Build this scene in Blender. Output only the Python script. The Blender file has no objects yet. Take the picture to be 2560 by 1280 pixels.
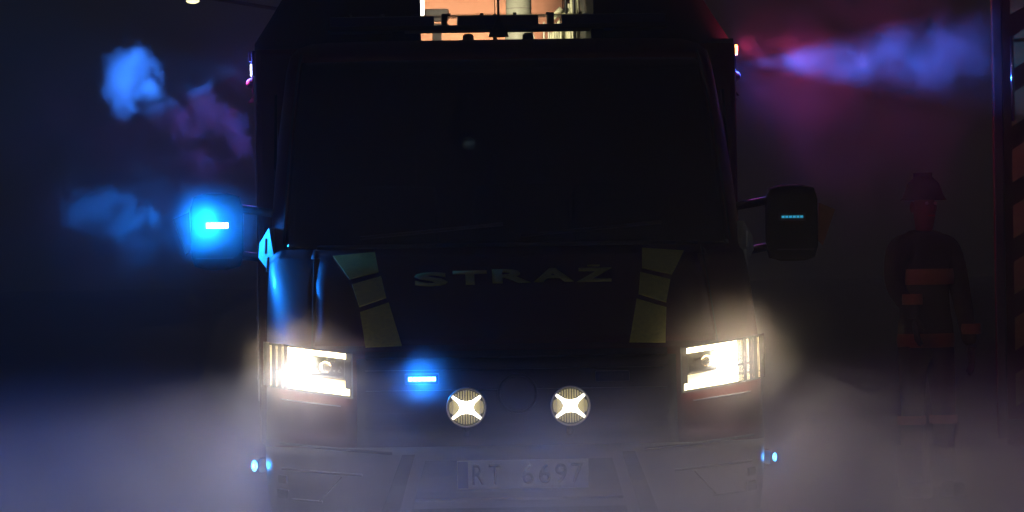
import bpy, bmesh, math, random
from mathutils import Vector, Matrix
random.seed(7)
R = math.radians
S = bpy.context.scene
COL = S.collection

# ------------------------------------------------------------------ camera
cam_d = bpy.data.cameras.new('camera')
cam_d.lens = 141.75; cam_d.sensor_width = 36; cam_d.clip_start = 0.1; cam_d.clip_end = 2000
cam = bpy.data.objects.new('camera', cam_d); COL.objects.link(cam)
cam.location = (0, -16, 1.35); cam.rotation_euler = (R(90), R(0.9), 0)
S.camera = cam

# ------------------------------------------------------------------ night sky, added front fill, exposure
W = bpy.data.worlds.new('World'); S.world = W; W.use_nodes = True
wn = W.node_tree.nodes; wl = W.node_tree.links
sky = wn.new('ShaderNodeTexSky'); sky.sky_type = 'NISHITA'; sky.sun_disc = False
sky.sun_elevation = R(32); sky.sun_rotation = R(200)
wl.new(sky.outputs[0], wn['Background'].inputs[0]); wn['Background'].inputs[1].default_value = 0.0011
sun_d = bpy.data.lights.new('front_fill', 'SUN'); sun_d.energy = 0.021; sun_d.angle = R(0.5); sun_d.color = (0.60, 0.75, 1.0)  # added dim sun lamp from the front so the hood patches show
sun = bpy.data.objects.new('front_fill', sun_d); COL.objects.link(sun)
sun.rotation_euler = (R(58), 0, R(-20))
S.view_settings.view_transform = 'Standard'; S.view_settings.look = 'None'
S.view_settings.exposure = 0; S.view_settings.gamma = 1; S.view_settings.use_curve_mapping = False
S.render.engine = 'CYCLES'
cy = S.cycles
cy.use_denoising = True; cy.max_bounces = 6; cy.diffuse_bounces = 2; cy.glossy_bounces = 3
cy.transmission_bounces = 4; cy.transparent_max_bounces = 12; cy.volume_bounces = 0
cy.volume_max_steps = 128; cy.use_adaptive_sampling = True; cy.adaptive_threshold = 0.05; cy.sample_clamp_indirect = 4; cy.caustics_reflective = False; cy.caustics_refractive = False

# ------------------------------------------------------------------ materials
def mat(name, col, rough=0.5, metal=0.0, coat=0.0, emit=None, estr=0.0, noise=0.0, nscale=30, bump=0.0, spec=0.5):
    m = bpy.data.materials.new(name); m.use_nodes = True
    nt = m.node_tree; b = nt.nodes['Principled BSDF']
    b.inputs['Base Color'].default_value = (*col, 1); b.inputs['Roughness'].default_value = rough
    b.inputs['Metallic'].default_value = metal; b.inputs['Coat Weight'].default_value = coat
    b.inputs['Specular IOR Level'].default_value = spec
    if emit:
        b.inputs['Emission Color'].default_value = (*emit, 1); b.inputs['Emission Strength'].default_value = estr
    if noise or bump:
        tc = nt.nodes.new('ShaderNodeTexCoord'); n = nt.nodes.new('ShaderNodeTexNoise')
        n.inputs['Scale'].default_value = nscale; n.inputs['Detail'].default_value = 6
        nt.links.new(tc.outputs['Object'], n.inputs['Vector'])
        if noise:
            mr = nt.nodes.new('ShaderNodeMapRange'); mr.inputs[1].default_value = 0.3; mr.inputs[2].default_value = 0.7
            mr.inputs[3].default_value = 1 - noise; mr.inputs[4].default_value = 1 + noise
            nt.links.new(n.outputs[0], mr.inputs[0])
            mx = nt.nodes.new('ShaderNodeVectorMath'); mx.operation = 'SCALE'; mx.inputs[0].default_value = col
            nt.links.new(mr.outputs[0], mx.inputs['Scale']); nt.links.new(mx.outputs[0], b.inputs['Base Color'])
            rr = nt.nodes.new('ShaderNodeMapRange'); rr.inputs[3].default_value = max(0.02, rough - noise * 0.4); rr.inputs[4].default_value = min(1, rough + noise * 0.4)
            nt.links.new(n.outputs[0], rr.inputs[0]); nt.links.new(rr.outputs[0], b.inputs['Roughness'])
        if bump:
            bp = nt.nodes.new('ShaderNodeBump'); bp.inputs['Strength'].default_value = bump; bp.inputs['Distance'].default_value = 0.01
            nt.links.new(n.outputs[0], bp.inputs['Height']); nt.links.new(bp.outputs[0], b.inputs['Normal'])
    return m

def glass_mat(name, tint, clear):
    m = bpy.data.materials.new(name); m.use_nodes = True; nt = m.node_tree; nt.nodes.clear()
    o = nt.nodes.new('ShaderNodeOutputMaterial'); t = nt.nodes.new('ShaderNodeBsdfTransparent'); t.inputs[0].default_value = (*tint, 1)
    g = nt.nodes.new('ShaderNodeBsdfGlossy'); g.inputs['Roughness'].default_value = 0.04; g.inputs['Color'].default_value = (1, 1, 1, 1)
    f = nt.nodes.new('ShaderNodeFresnel'); f.inputs[0].default_value = 1.45
    mx = nt.nodes.new('ShaderNodeMixShader'); nt.links.new(f.outputs[0], mx.inputs[0]); nt.links.new(t.outputs[0], mx.inputs[1]); nt.links.new(g.outputs[0], mx.inputs[2])
    nt.links.new(mx.outputs[0], o.inputs[0])
    return m

M = dict(
    red=mat('red_paint', (0.075, 0.006, 0.008), 0.5, coat=0.08, noise=0.03, nscale=6, spec=0.3),
    black=mat('black_plastic', (0.014, 0.014, 0.016), 0.55, noise=0.15, nscale=60),
    mirrorblack=mat('mirror_shell_black', (0.004, 0.004, 0.005), 0.9, spec=0.1),
    lettering=mat('dull_yellow_lettering', (0.55, 0.50, 0.13), 0.5, noise=0.1, nscale=60),
    chevron=mat('chevron_yellow', (0.16, 0.15, 0.025), 0.6, noise=0.15, nscale=20),
    dark=mat('dark_metal', (0.03, 0.03, 0.034), 0.4, metal=0.4, noise=0.2, nscale=25),
    grey=mat('grey_bumper_paint', (0.24, 0.24, 0.25), 0.4, noise=0.12, nscale=9),
    seam=mat('seam_black', (0.03, 0.03, 0.035), 0.7),
    yellow=mat('reflective_yellow', (0.85, 0.76, 0.16), 0.6, noise=0.1, nscale=60),
    orange=mat('reflective_orange', (0.26, 0.08, 0.03), 0.45, noise=0.15, nscale=50),
    chrome=mat('chrome', (0.7, 0.7, 0.72), 0.12, metal=1.0),
    alu=mat('brushed_aluminium', (0.5, 0.5, 0.52), 0.35, metal=1.0, noise=0.15, nscale=40),
    glass=glass_mat('windscreen_glass', (0.35, 0.42, 0.42), 0.4),
    clear=glass_mat('clear_lens', (0.97, 0.97, 0.95), 0.9),
    amberlens=mat('amber_lens', (0.5, 0.12, 0.02), 0.25),
    rubber=mat('tyre_rubber', (0.02, 0.02, 0.02), 0.85, noise=0.2, nscale=40),
    drl=mat('drl_tube', (0.8, 0.8, 0.75), 0.3, emit=(1.0, 0.86, 0.55), estr=9),
    beam=mat('main_led', (0.8, 0.8, 0.8), 0.3, emit=(1.0, 0.95, 0.85), estr=60),
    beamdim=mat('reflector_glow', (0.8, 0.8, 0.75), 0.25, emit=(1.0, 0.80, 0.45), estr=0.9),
    reflector=mat('reflector_chrome', (0.75, 0.72, 0.66), 0.14, metal=1.0, bump=0.15, nscale=120),
    xled=mat('x_shaped_led', (0.9, 0.9, 0.9), 0.3, emit=(1.0, 0.93, 0.80), estr=4),
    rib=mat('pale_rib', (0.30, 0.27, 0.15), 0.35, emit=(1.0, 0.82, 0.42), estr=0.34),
    bowl=mat('lamp_bowl', (0.03, 0.03, 0.02), 0.4, metal=0.3),
    ring=mat('lamp_ring', (0.55, 0.5, 0.5), 0.3, metal=0.6),
    blueled=mat('blue_led', (0.5, 0.7, 1), 0.3, emit=(0.30, 0.80, 1.0), estr=30),
    blueled2=mat('blue_led_grille', (0.5, 0.7, 1), 0.3, emit=(0.22, 0.72, 1.0), estr=12),
    blueglint=mat('unlit_led_glint', (0.1, 0.3, 0.5), 0.3, emit=(0.03, 0.35, 0.55), estr=0.8),  # LEDs are off; weak emission stands in for their blue reflection
    bluesmall=mat('blue_side_led', (0.3, 0.6, 1), 0.3, emit=(0.10, 0.48, 1.0), estr=7),
    bluelens=mat('blue_lens', (0.008, 0.015, 0.06), 0.3),
    whitelamp=mat('white_strobe', (1, 1, 1), 0.3, emit=(0.85, 0.9, 1.0), estr=25),
    amber=mat('amber_marker', (1, 0.5, 0.2), 0.3, emit=(1.0, 0.36, 0.08), estr=9),
    worklamp=mat('work_lamp', (1, 1, 1), 0.3, emit=(1.0, 0.97, 0.72), estr=14),
    street=mat('street_lamp_glow', (1, 1, 0.8), 0.3, emit=(1.0, 0.92, 0.45), estr=3),
    plate=mat('plate_white', (0.68, 0.68, 0.66), 0.4, noise=0.08, nscale=30),
    ink=mat('plate_ink', (0.02, 0.02, 0.02), 0.5),
    blueink=mat('plate_blue', (0.02, 0.06, 0.35), 0.5),
    pale=mat('pale_painted_steel', (0.62, 0.60, 0.50), 0.5, noise=0.12, nscale=14),
    canvas=mat('pale_canvas', (0.70, 0.68, 0.48), 0.8, noise=0.15, nscale=30, bump=0.4),
    greybox=mat('grey_lamp_back', (0.45, 0.38, 0.35), 0.5, noise=0.1),
    interior=mat('interior_black', (0.012, 0.012, 0.013), 0.8),
    paleglow=mat('windscreen_pale_glow', (0.1, 0.1, 0.1), 0.5, emit=(0.75, 0.85, 0.95), estr=0.45),  # emission makes a pale windscreen spot show; no real display
    redglow=mat('windscreen_red_glow', (0.1, 0.02, 0.02), 0.5, emit=(1.0, 0.10, 0.18), estr=0.25),  # emission makes the red blotches show; no real indicator
    paper=mat('sticker_paper', (0.75, 0.75, 0.75), 0.6),
    redtag=mat('red_tag', (0.5, 0.03, 0.03), 0.6),
    suit=mat('navy_turnout_cloth', (0.005, 0.005, 0.007), 0.85, noise=0.25, nscale=35, bump=0.4),
    skin=mat('skin', (0.22, 0.12, 0.08), 0.6),
    helmet=mat('helmet_black', (0.008, 0.008, 0.01), 0.7),
    boot=mat('boot_rubber', (0.015, 0.015, 0.015), 0.6),
    asphalt=mat('asphalt', (0.045, 0.045, 0.048), 0.6, noise=0.35, nscale=20, bump=0.5),
)

# ------------------------------------------------------------------ helpers
def link(name, me, m, parent=None, smooth=False):
    o = bpy.data.objects.new(name, me); COL.objects.link(o)
    if m is not None: me.materials.append(M[m] if isinstance(m, str) else m)
    if parent: o.parent = parent
    if smooth:
        for p in me.polygons: p.use_smooth = True
    return o
def obj(name, bm, m, parent=None, smooth=False):
    me = bpy.data.meshes.new(name); bmesh.ops.recalc_face_normals(bm, faces=bm.faces[:]); bm.to_mesh(me); bm.free()
    return link(name, me, m, parent, smooth)
def empty(name, loc=(0, 0, 0), rz=0, parent=None):
    o = bpy.data.objects.new(name, None); COL.objects.link(o); o.location = loc; o.rotation_euler = (0, 0, rz); o.empty_display_size = 0.2
    if parent: o.parent = parent
    return o
def tag(o, label, cat, group=None, kind=None):
    o['label'] = label; o['category'] = cat
    if group: o['group'] = group
    if kind: o['kind'] = kind
    return o
def box(bm, c, s, rot=None, bev=0.0):
    r = bmesh.ops.create_cube(bm, size=1)
    vs = r['verts']
    bmesh.ops.scale(bm, vec=s, verts=vs)
    if bev:
        es = list({e for v in vs for e in v.link_edges})
        rb = bmesh.ops.bevel(bm, geom=es, offset=bev, segments=2, affect='EDGES', profile=0.6)
        vs = list({v for f in rb['faces'] for v in f.verts} | {v for v in vs if v.is_valid})
    if rot is not None: bmesh.ops.rotate(bm, cent=(0, 0, 0), matrix=rot, verts=vs)
    bmesh.ops.translate(bm, vec=c, verts=vs)
    return vs
def box_obj(name, c, s, m, parent=None, rot=None, bev=0.0):
    bm = bmesh.new(); box(bm, c, s, rot, bev); return obj(name, bm, m, parent, smooth=False)
def tube(bm, p0, p1, r0, r1=None, seg=12, cap=True):
    r1 = r0 if r1 is None else r1
    p0 = Vector(p0); p1 = Vector(p1); d = p1 - p0; L = d.length
    q = d.to_track_quat('Z', 'Y').to_matrix().to_4x4()
    bmesh.ops.create_cone(bm, cap_ends=cap, segments=seg, radius1=r0, radius2=r1, depth=L, matrix=Matrix.Translation((p0 + p1) / 2) @ q)
def tube_obj(name, p0, p1, r0, m, parent=None, r1=None, seg=12):
    bm = bmesh.new(); tube(bm, p0, p1, r0, r1, seg); return obj(name, bm, m, parent, smooth=True)
def prism(bm, pts, y0, y1):     # polygon in (x, z) pushed from y0 to y1
    a = [bm.verts.new((x, y0, z)) for x, z in pts]; b = [bm.verts.new((x, y1, z)) for x, z in pts]
    bm.faces.new(a); bm.faces.new(b[::-1])
    for i in range(len(pts)):
        j = (i + 1) % len(pts); bm.faces.new((a[i], b[i], b[j], a[j]))
def prism_obj(name, pts, y0, y1, m, parent=None):
    bm = bmesh.new(); prism(bm, pts, y0, y1); return obj(name, bm, m, parent)
def lathe(bm, prof, c, axis='Y', seg=32):   # prof: (radius, along)
    rings = []
    for r, h in prof:
        ring = []
        for k in range(seg):
            a = 2 * math.pi * k / seg; x, y = r * math.cos(a), r * math.sin(a)
            p = (x, h, y) if axis == 'Y' else ((h, x, y) if axis == 'X' else (x, y, h))
            ring.append(bm.verts.new((c[0] + p[0], c[1] + p[1], c[2] + p[2])))
        rings.append(ring)
    for A, B in zip(rings, rings[1:]):
        for k in range(seg): bm.faces.new((A[k], A[(k + 1) % seg], B[(k + 1) % seg], B[k]))
    return rings
def light(name, kind, loc, power, col, parent=None, radius=0.02, **kw):
    d = bpy.data.lights.new(name, kind); d.energy = power; d.color = col
    if kind in ('POINT', 'SPOT'): d.shadow_soft_size = radius
    for k, v in kw.items(): setattr(d, k, v)
    o = bpy.data.objects.new(name, d); COL.objects.link(o); o.location = loc
    if parent: o.parent = parent
    return o
def aim(o, d): o.rotation_euler = Vector(d).to_track_quat('-Z', 'Y').to_euler()
def text_mesh(txt, bold=0.0):
    c = bpy.data.curves.new('txt', 'FONT'); c.body = txt; c.size = 1; c.offset = bold; c.resolution_u = 3
    o = bpy.data.objects.new('txt', c); COL.objects.link(o)
    bpy.context.view_layer.update()
    me = bpy.data.meshes.new_from_object(o.evaluated_get(bpy.context.evaluated_depsgraph_get()))
    bpy.data.objects.remove(o); bpy.data.curves.remove(c)
    me.materials.clear()
    return me

# ------------------------------------------------------------------ the ground
bm = bmesh.new(); bmesh.ops.create_grid(bm, x_segments=24, y_segments=24, size=120)
g = obj('ground', bm, 'asphalt'); g['kind'] = 'structure'; g.location = (0, 60, 0)

# ------------------------------------------------------------------ the fire van
van = empty('fire_van', (0.013, 0, 0), R(1.7))
tag(van, 'dark red fire van facing us with headlights on and roof light bar', 'fire engine')

ST = [  # z, front v, half width, corner depth, corner exponent
    (0.20, 0.10, 0.96, 0.42, 3.6), (0.28, 0.03, 0.99, 0.46, 3.4), (0.45, -0.035, 1.01, 0.50, 3.2), (0.60, -0.035, 1.015, 0.50, 3.2),
    (0.64, 0.0, 1.012, 0.50, 3.2), (0.80, 0.005, 1.008, 0.50, 3.2), (0.95, 0.035, 1.008, 0.50, 3.2), (1.00, 0.11, 1.008, 0.48, 3.1),
    (1.10, 0.29, 1.010, 0.46, 3.0), (1.20, 0.47, 1.012, 0.44, 3.0), (1.25, 0.57, 1.012, 0.43, 3.0), (1.30, 0.68, 1.012, 0.42, 2.9),
    (1.35, 0.82, 1.012, 0.40, 2.8), (1.39, 0.92, 1.010, 0.38, 2.7), (1.60, 1.11, 0.998, 0.34, 2.7), (1.90, 1.38, 0.975, 0.30, 2.7),
    (2.18, 1.65, 0.945, 0.27, 2.7), (2.25, 1.72, 0.93, 0.26, 2.7), (2.29, 1.82, 0.895, 0.25, 2.7), (2.315, 1.95, 0.84, 0.22, 2.7), (2.322, 2.15, 0.75, 0.18, 2.7)]
def station(z):
    if z <= ST[0][0]: return ST[0][1:]
    for a, b in zip(ST, ST[1:]):
        if z <= b[0]:
            t = (z - a[0]) / (b[0] - a[0]); return tuple(a[i] + (b[i] - a[i]) * t for i in range(1, 5))
    return ST[-1][1:]
def front_v(u, z):
    vf, w, D, n = station(z); q = min(0.9995, abs(u) / w)
    return vf + D * (1 - (1 - q ** n) ** (1 / n))
def surf(u, z, h=0.0):
    p = Vector((u, front_v(u, z), z)); e = 0.012
    a = Vector((u + e, front_v(u + e, z), z)) - Vector((u - e, front_v(u - e, z), z))
    b = Vector((u, front_v(u, z + e), z + e)) - Vector((u, front_v(u, z - e), z - e))
    n = a.cross(b).normalized()
    if n.y > 0: n = -n
    return p + n * h
def patch(pts, n=6, m=6):       # four (u, z) corners -> grid of (u, z)
    (a, b, c, d) = pts; g = []
    for j in range(m + 1):
        t = j / m; r = []
        for i in range(n + 1):
            s = i / n
            r.append(((a[0] * (1 - s) + b[0] * s) * (1 - t) + (d[0] * (1 - s) + c[0] * s) * t, (a[1] * (1 - s) + b[1] * s) * (1 - t) + (d[1] * (1 - s) + c[1] * s) * t))
        g.append(r)
    return g
def slab(pts, h0, h1, n=6, m=6, sf=None):
    sf = sf or surf
    g = patch(pts, n, m); bm = bmesh.new()
    lay = [[[bm.verts.new(sf(u, z, h)) for (u, z) in r] for r in g] for h in (h0, h1)]
    for L in lay:
        for j in range(m):
            for i in range(n): bm.faces.new((L[j][i], L[j][i + 1], L[j + 1][i + 1], L[j + 1][i]))
    A, B = lay
    edge = [(0, i) for i in range(n)] + [(j, n) for j in range(m)] + [(m, i) for i in range(n, 0, -1)] + [(j, 0) for j in range(m, 0, -1)]
    for k in range(len(edge)):
        a, b = edge[k], edge[(k + 1) % len(edge)]
        bm.faces.new((A[a[0]][a[1]], A[b[0]][b[1]], B[b[0]][b[1]], B[a[0]][a[1]]))
    return bm
def slab_obj(name, pts, h0, h1, m, parent, n=6, mm=6, smooth=False, sf=None): return obj(name, slab(pts, h0, h1, n, mm, sf), m, parent, smooth)

# lofted shell split into its panels
NA = 22; zs = []
for a, b in zip(ST, ST[1:]):
    k = max(1, int((b[0] - a[0]) / 0.035 + 0.5)); zs += [a[0] + (b[0] - a[0]) * i / k for i in range(k)]
zs.append(ST[-1][0])
def section(z):
    vf, w, D, n = station(z); half = []
    for i in range(NA + 1):
        ph = math.pi / 2 * i / NA; half.append((w * math.sin(ph) ** (2 / n), vf + D * (1 - max(0, math.cos(ph)) ** (2 / n))))
    half += [(w, vf + D + (2.42 - vf - D) * t) for t in (0.33, 0.66, 1.0)]
    return [(-u, v) for u, v in half[:0:-1]] + half
grid = [[(u, v, z) for u, v in section(z)] for z in zs]
panels = {}
def classify(u, z, v):
    s = abs(u) / station(z)[1]
    if z < 0.62: return 'bumper'
    if z < 0.975 and s < 0.655: return 'front_panel'
    if z < 1.385 and z > 0.975 and s < 0.80: return 'hood'
    if 1.405 < z < 2.23 and s < 0.935 and v < station(z)[0] + station(z)[2] * 0.9: return 'windscreen'
    return 'body_shell'
for j in range(len(zs) - 1):
    for i in range(len(grid[0]) - 1):
        q = [grid[j][i], grid[j][i + 1], grid[j + 1][i + 1], grid[j + 1][i]]
        c = [sum(p[k] for p in q) / 4 for k in range(3)]
        panels.setdefault(classify(c[0], c[2], c[1]), []).append(((j, i), (j, i + 1), (j + 1, i + 1), (j + 1, i)))
part = {}
for nm, m in (('body_shell', 'red'), ('bumper', 'grey'), ('front_panel', 'black'), ('hood', 'red'), ('windscreen', 'glass')):
    bm = bmesh.new(); vs = {}
    for f in panels[nm]:
        for k in f:
            if k not in vs: vs[k] = bm.verts.new(grid[k[0]][k[1]])
        bm.faces.new([vs[k] for k in f])
    if nm == 'body_shell':      # the roof skin
        top = [vs[(len(zs) - 1, i)] for i in range(len(grid[0]))]; bm.faces.new(top)
    part[nm] = obj(nm, bm, m, van, smooth=True)
    sol = part[nm].modifiers.new('thickness', 'SOLIDIFY'); sol.thickness = 0.012; sol.offset = -1
shell, bumper, fpanel, hood, wind = (part[k] for k in ('body_shell', 'bumper', 'front_panel', 'hood', 'windscreen'))

# seams round the hood and windscreen
def seam(name, path, w, m, parent):
    bm = bmesh.new()
    for p, q in zip(path, path[1:]): tube(bm, p, q, w, seg=6)
    return obj(name, bm, m, parent)
for s in (-1, 1):
    seam('hood_seam', [surf(s * 0.815, z, 0.001) for z in (0.98, 1.05, 1.12, 1.2, 1.28, 1.35, 1.385)], 0.0025, 'seam', hood)
    seam('windscreen_trim', [surf(s * 0.94 * station(z)[1], z, 0.002) for z in [1.41 + 0.06 * k for k in range(15)]], 0.006, 'black', wind)
seam('scuttle_seam', [surf(-0.8 + 0.1 * k, 1.395, 0.003) for k in range(17)], 0.010, 'black', wind)
for s, x0 in ((1, 0.05), (-1, -0.62)):   # wipers at rest along the scuttle
    seam('wiper', [surf(x0 + 0.12 * k, 1.425 + 0.010 * k, 0.015) for k in range(6)], 0.008, 'black', wind)
slab_obj('windscreen_pale_glow', [(-0.172, 1.868), (-0.126, 1.868), (-0.126, 1.900), (-0.172, 1.900)], -0.034, -0.026, 'paleglow', wind, 3, 3)  # added glowing slab for the pale spot on the windscreen
slab_obj('red_glow_spot', [(0.085, 1.868), (0.097, 1.868), (0.097, 1.880), (0.085, 1.880)], -0.034, -0.030, 'redglow', wind, 2, 2)  # added glowing slabs for the red blotches
slab_obj('red_glow_spot', [(0.107, 1.874), (0.117, 1.874), (0.117, 1.884), (0.107, 1.884)], -0.034, -0.030, 'redglow', wind, 2, 2)

# hood marks: six yellow reflective patches and the five letters
for s in (-1, 1):
    for q in ([(0.56, 1.372), (0.735, 1.358), (0.665, 1.262), (0.545, 1.290)],
              [(0.535, 1.272), (0.655, 1.240), (0.625, 1.150), (0.515, 1.185)],
              [(0.505, 1.165), (0.622, 1.128), (0.600, 0.992), (0.455, 0.996)]):
        slab_obj('reflective_patch', [(s * u, z) for u, z in q], 0.001, 0.005, 'yellow', hood, 8, 8)
def letter(ch, u0, u1, z0, z1, parent, m, h, name='letter', bold=0.02, sf=surf):
    me = text_mesh(ch, bold); xs = [v.co.x for v in me.vertices]; ys = [v.co.y for v in me.vertices]
    x0, x1, y0, y1 = min(xs), max(xs), min(ys), max(ys)
    bm = bmesh.new(); bm.from_mesh(me)
    bmesh.ops.subdivide_edges(bm, edges=[e for e in bm.edges if e.calc_length() > 0.2], cuts=2)
    ex = bmesh.ops.extrude_face_region(bm, geom=bm.faces[:]); up = {v for v in ex['geom'] if isinstance(v, bmesh.types.BMVert)}
    for v in bm.verts:
        v.co = sf(u0 + (v.co.x - x0) / (x1 - x0) * (u1 - u0), z0 + (v.co.y - y0) / (y1 - y0) * (z1 - z0), h if v in up else h - 0.003)
    return obj(name, bm, m, parent)
for ch, u0, u1, zb in (('S', -0.398, -0.262, 1.228), ('T', -0.240, -0.100, 1.232), ('R', -0.078, 0.078, 1.236), ('A', 0.092, 0.255, 1.238), ('Z', 0.268, 0.418, 1.236)):
    letter(ch, u0, u1, zb, zb + 0.055, hood, 'lettering', 0.006, bold=0.035)
box_obj('letter_dot', (0.345, front_v(0.345, 1.305) - 0.004, 1.305), (0.05, 0.012, 0.008), 'lettering', hood)

def lobe_nodes(d, lo, hi, omni=0.0):      # a lamp that shines forward only
    d.use_nodes = True; nt = d.node_tree; em = nt.nodes['Emission']
    tc = nt.nodes.new('ShaderNodeTexCoord'); sp = nt.nodes.new('ShaderNodeSeparateXYZ'); nt.links.new(tc.outputs['Normal'], sp.inputs[0])
    mr = nt.nodes.new('ShaderNodeMapRange'); mr.interpolation_type = 'SMOOTHSTEP'; mr.inputs[1].default_value = lo; mr.inputs[2].default_value = hi
    nt.links.new(sp.outputs[1], mr.inputs[0])
    ad = nt.nodes.new('ShaderNodeMath'); ad.operation = 'ADD'; ad.inputs[1].default_value = omni
    nt.links.new(mr.outputs[0], ad.inputs[0]); nt.links.new(ad.outputs[0], em.inputs['Strength'])
def axis_nodes(d, axis, lo, hi, fwd):      # a lobe about an axis plus an even forward half
    d.use_nodes = True; nt = d.node_tree; em = nt.nodes['Emission']
    tc = nt.nodes.new('ShaderNodeTexCoord'); sp = nt.nodes.new('ShaderNodeSeparateXYZ'); nt.links.new(tc.outputs['Normal'], sp.inputs[0])
    dt = nt.nodes.new('ShaderNodeVectorMath'); dt.operation = 'DOT_PRODUCT'; dt.inputs[1].default_value = Vector(axis).normalized(); nt.links.new(tc.outputs['Normal'], dt.inputs[0])
    a = nt.nodes.new('ShaderNodeMapRange'); a.interpolation_type = 'SMOOTHSTEP'; a.inputs[1].default_value = lo; a.inputs[2].default_value = hi; nt.links.new(dt.outputs['Value'], a.inputs[0])
    b = nt.nodes.new('ShaderNodeMapRange'); b.interpolation_type = 'SMOOTHSTEP'; b.inputs[1].default_value = 0.0; b.inputs[2].default_value = -0.25; b.inputs[4].default_value = fwd; nt.links.new(sp.outputs[1], b.inputs[0])
    ad = nt.nodes.new('ShaderNodeMath'); ad.operation = 'ADD'; nt.links.new(a.outputs[0], ad.inputs[0]); nt.links.new(b.outputs[0], ad.inputs[1]); nt.links.new(ad.outputs[0], em.inputs['Strength'])
# grille: slats, emblem ring, blue strobes
for k, z in enumerate((0.665, 0.715, 0.82, 0.90, 0.945)):
    slab_obj('slat', [(-0.60, z), (0.60, z), (0.60, z + 0.018), (-0.60, z + 0.018)], 0.002, 0.016, 'dark', fpanel, 24, 1)
bm = bmesh.new()
for k in range(40):
    a0, a1 = 2 * math.pi * k / 40, 2 * math.pi * (k + 1) / 40
    tube(bm, (0.075 * math.cos(a0), -0.022, 0.805 + 0.075 * math.sin(a0)), (0.075 * math.cos(a1), -0.022, 0.805 + 0.075 * math.sin(a1)), 0.006, seg=6, cap=False)
obj('emblem_ring', bm, 'dark', fpanel, True)
bm = bmesh.new(); lathe(bm, [(0.0005, 0), (0.072, 0), (0.072, 0.02)], (0, -0.018, 0.805)); obj('emblem_disc', bm, 'dark', fpanel)
for s in (-1, 1):
    st = box_obj('grille_strobe', (s * 0.378, -0.012, 0.868), (0.135, 0.03, 0.042), 'bluelens' if s > 0 else 'bluelens', van, bev=0.006)
    for k in range(6):
        box_obj('led', (s * 0.378 + (k - 2.5) * 0.0185, -0.0285, 0.868), (0.0145, 0.006, 0.016), 'blueled2' if s < 0 else 'bluelens', st)
    if s < 0: lobe_nodes(light('grille_strobe_light', 'POINT', (s * 0.378, -0.05, 0.868), 40, (0.006, 0.20, 1.0), van, 0.02).data, 0.0, -0.5)

# round driving lamps with glowing crosses
for s in (-1, 1):
    cx, cz, cyy = s * 0.205, 0.756, -0.10
    bm = bmesh.new(); lathe(bm, [(0.0005, 0.05), (0.055, 0.05), (0.076, 0.02), (0.0795, -0.012), (0.0795, -0.020), (0.0745, -0.020), (0.0735, -0.004)], (cx, cyy, cz), seg=48)
    dl = obj('driving_lamp', bm, 'ring', van, True)
    bm = bmesh.new(); lathe(bm, [(0.0005, 0.018), (0.05, 0.014), (0.073, 0.0)], (cx, cyy, cz), seg=48); obj('bowl', bm, 'bowl', dl, True)
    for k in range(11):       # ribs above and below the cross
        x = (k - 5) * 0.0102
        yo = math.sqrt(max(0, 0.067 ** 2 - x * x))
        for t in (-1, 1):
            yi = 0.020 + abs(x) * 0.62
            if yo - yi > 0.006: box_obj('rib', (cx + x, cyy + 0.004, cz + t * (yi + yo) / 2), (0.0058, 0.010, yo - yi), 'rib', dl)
    for t in (-1, 1):
        for q in (-1, 1): box_obj('side_rib', (cx + t * 0.055, cyy + 0.002, cz + q * 0.020), (0.0022, 0.008, 0.034), 'ring', dl)
        prism_obj('side_reflector', [(cx + t * 0.026, cz), (cx + t * 0.050, cz + 0.030), (cx + t * 0.066, cz + 0.020), (cx + t * 0.070, cz), (cx + t * 0.066, cz - 0.020), (cx + t * 0.050, cz - 0.030)][::t], cyy + 0.003, cyy + 0.008, 'rib', dl)
    X = [(0.058, 0.042), (0.052, 0.050)]; pts = []
    ang = [(1, 1), (-1, 1), (-1, -1), (1, -1)]
    pts = [(0.059, 0.040), (0.053, 0.048), (0.022, 0.028), (0, 0.024), (-0.022, 0.028), (-0.053, 0.048), (-0.059, 0.040), (-0.034, 0.016), (-0.026, 0), (-0.034, -0.016),
           (-0.059, -0.040), (-0.053, -0.048), (-0.022, -0.028), (0, -0.024), (0.022, -0.028), (0.053, -0.048), (0.059, -0.040), (0.034, -0.016), (0.026, 0), (0.034, 0.016)]
    prism_obj('cross_led', [(cx + x, cz + z) for x, z in pts], cyy - 0.010, cyy - 0.004, 'xled', dl)
    bm = bmesh.new(); lathe(bm, [(0.0005, -0.024), (0.05, -0.022), (0.075, -0.016)], (cx, cyy, cz), seg=48); obj('lens', bm, 'clear', dl, True)
    tube_obj('bracket', (cx, cyy + 0.04, cz - 0.06), (cx, 0.0, cz - 0.11), 0.012, 'black', dl)

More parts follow.
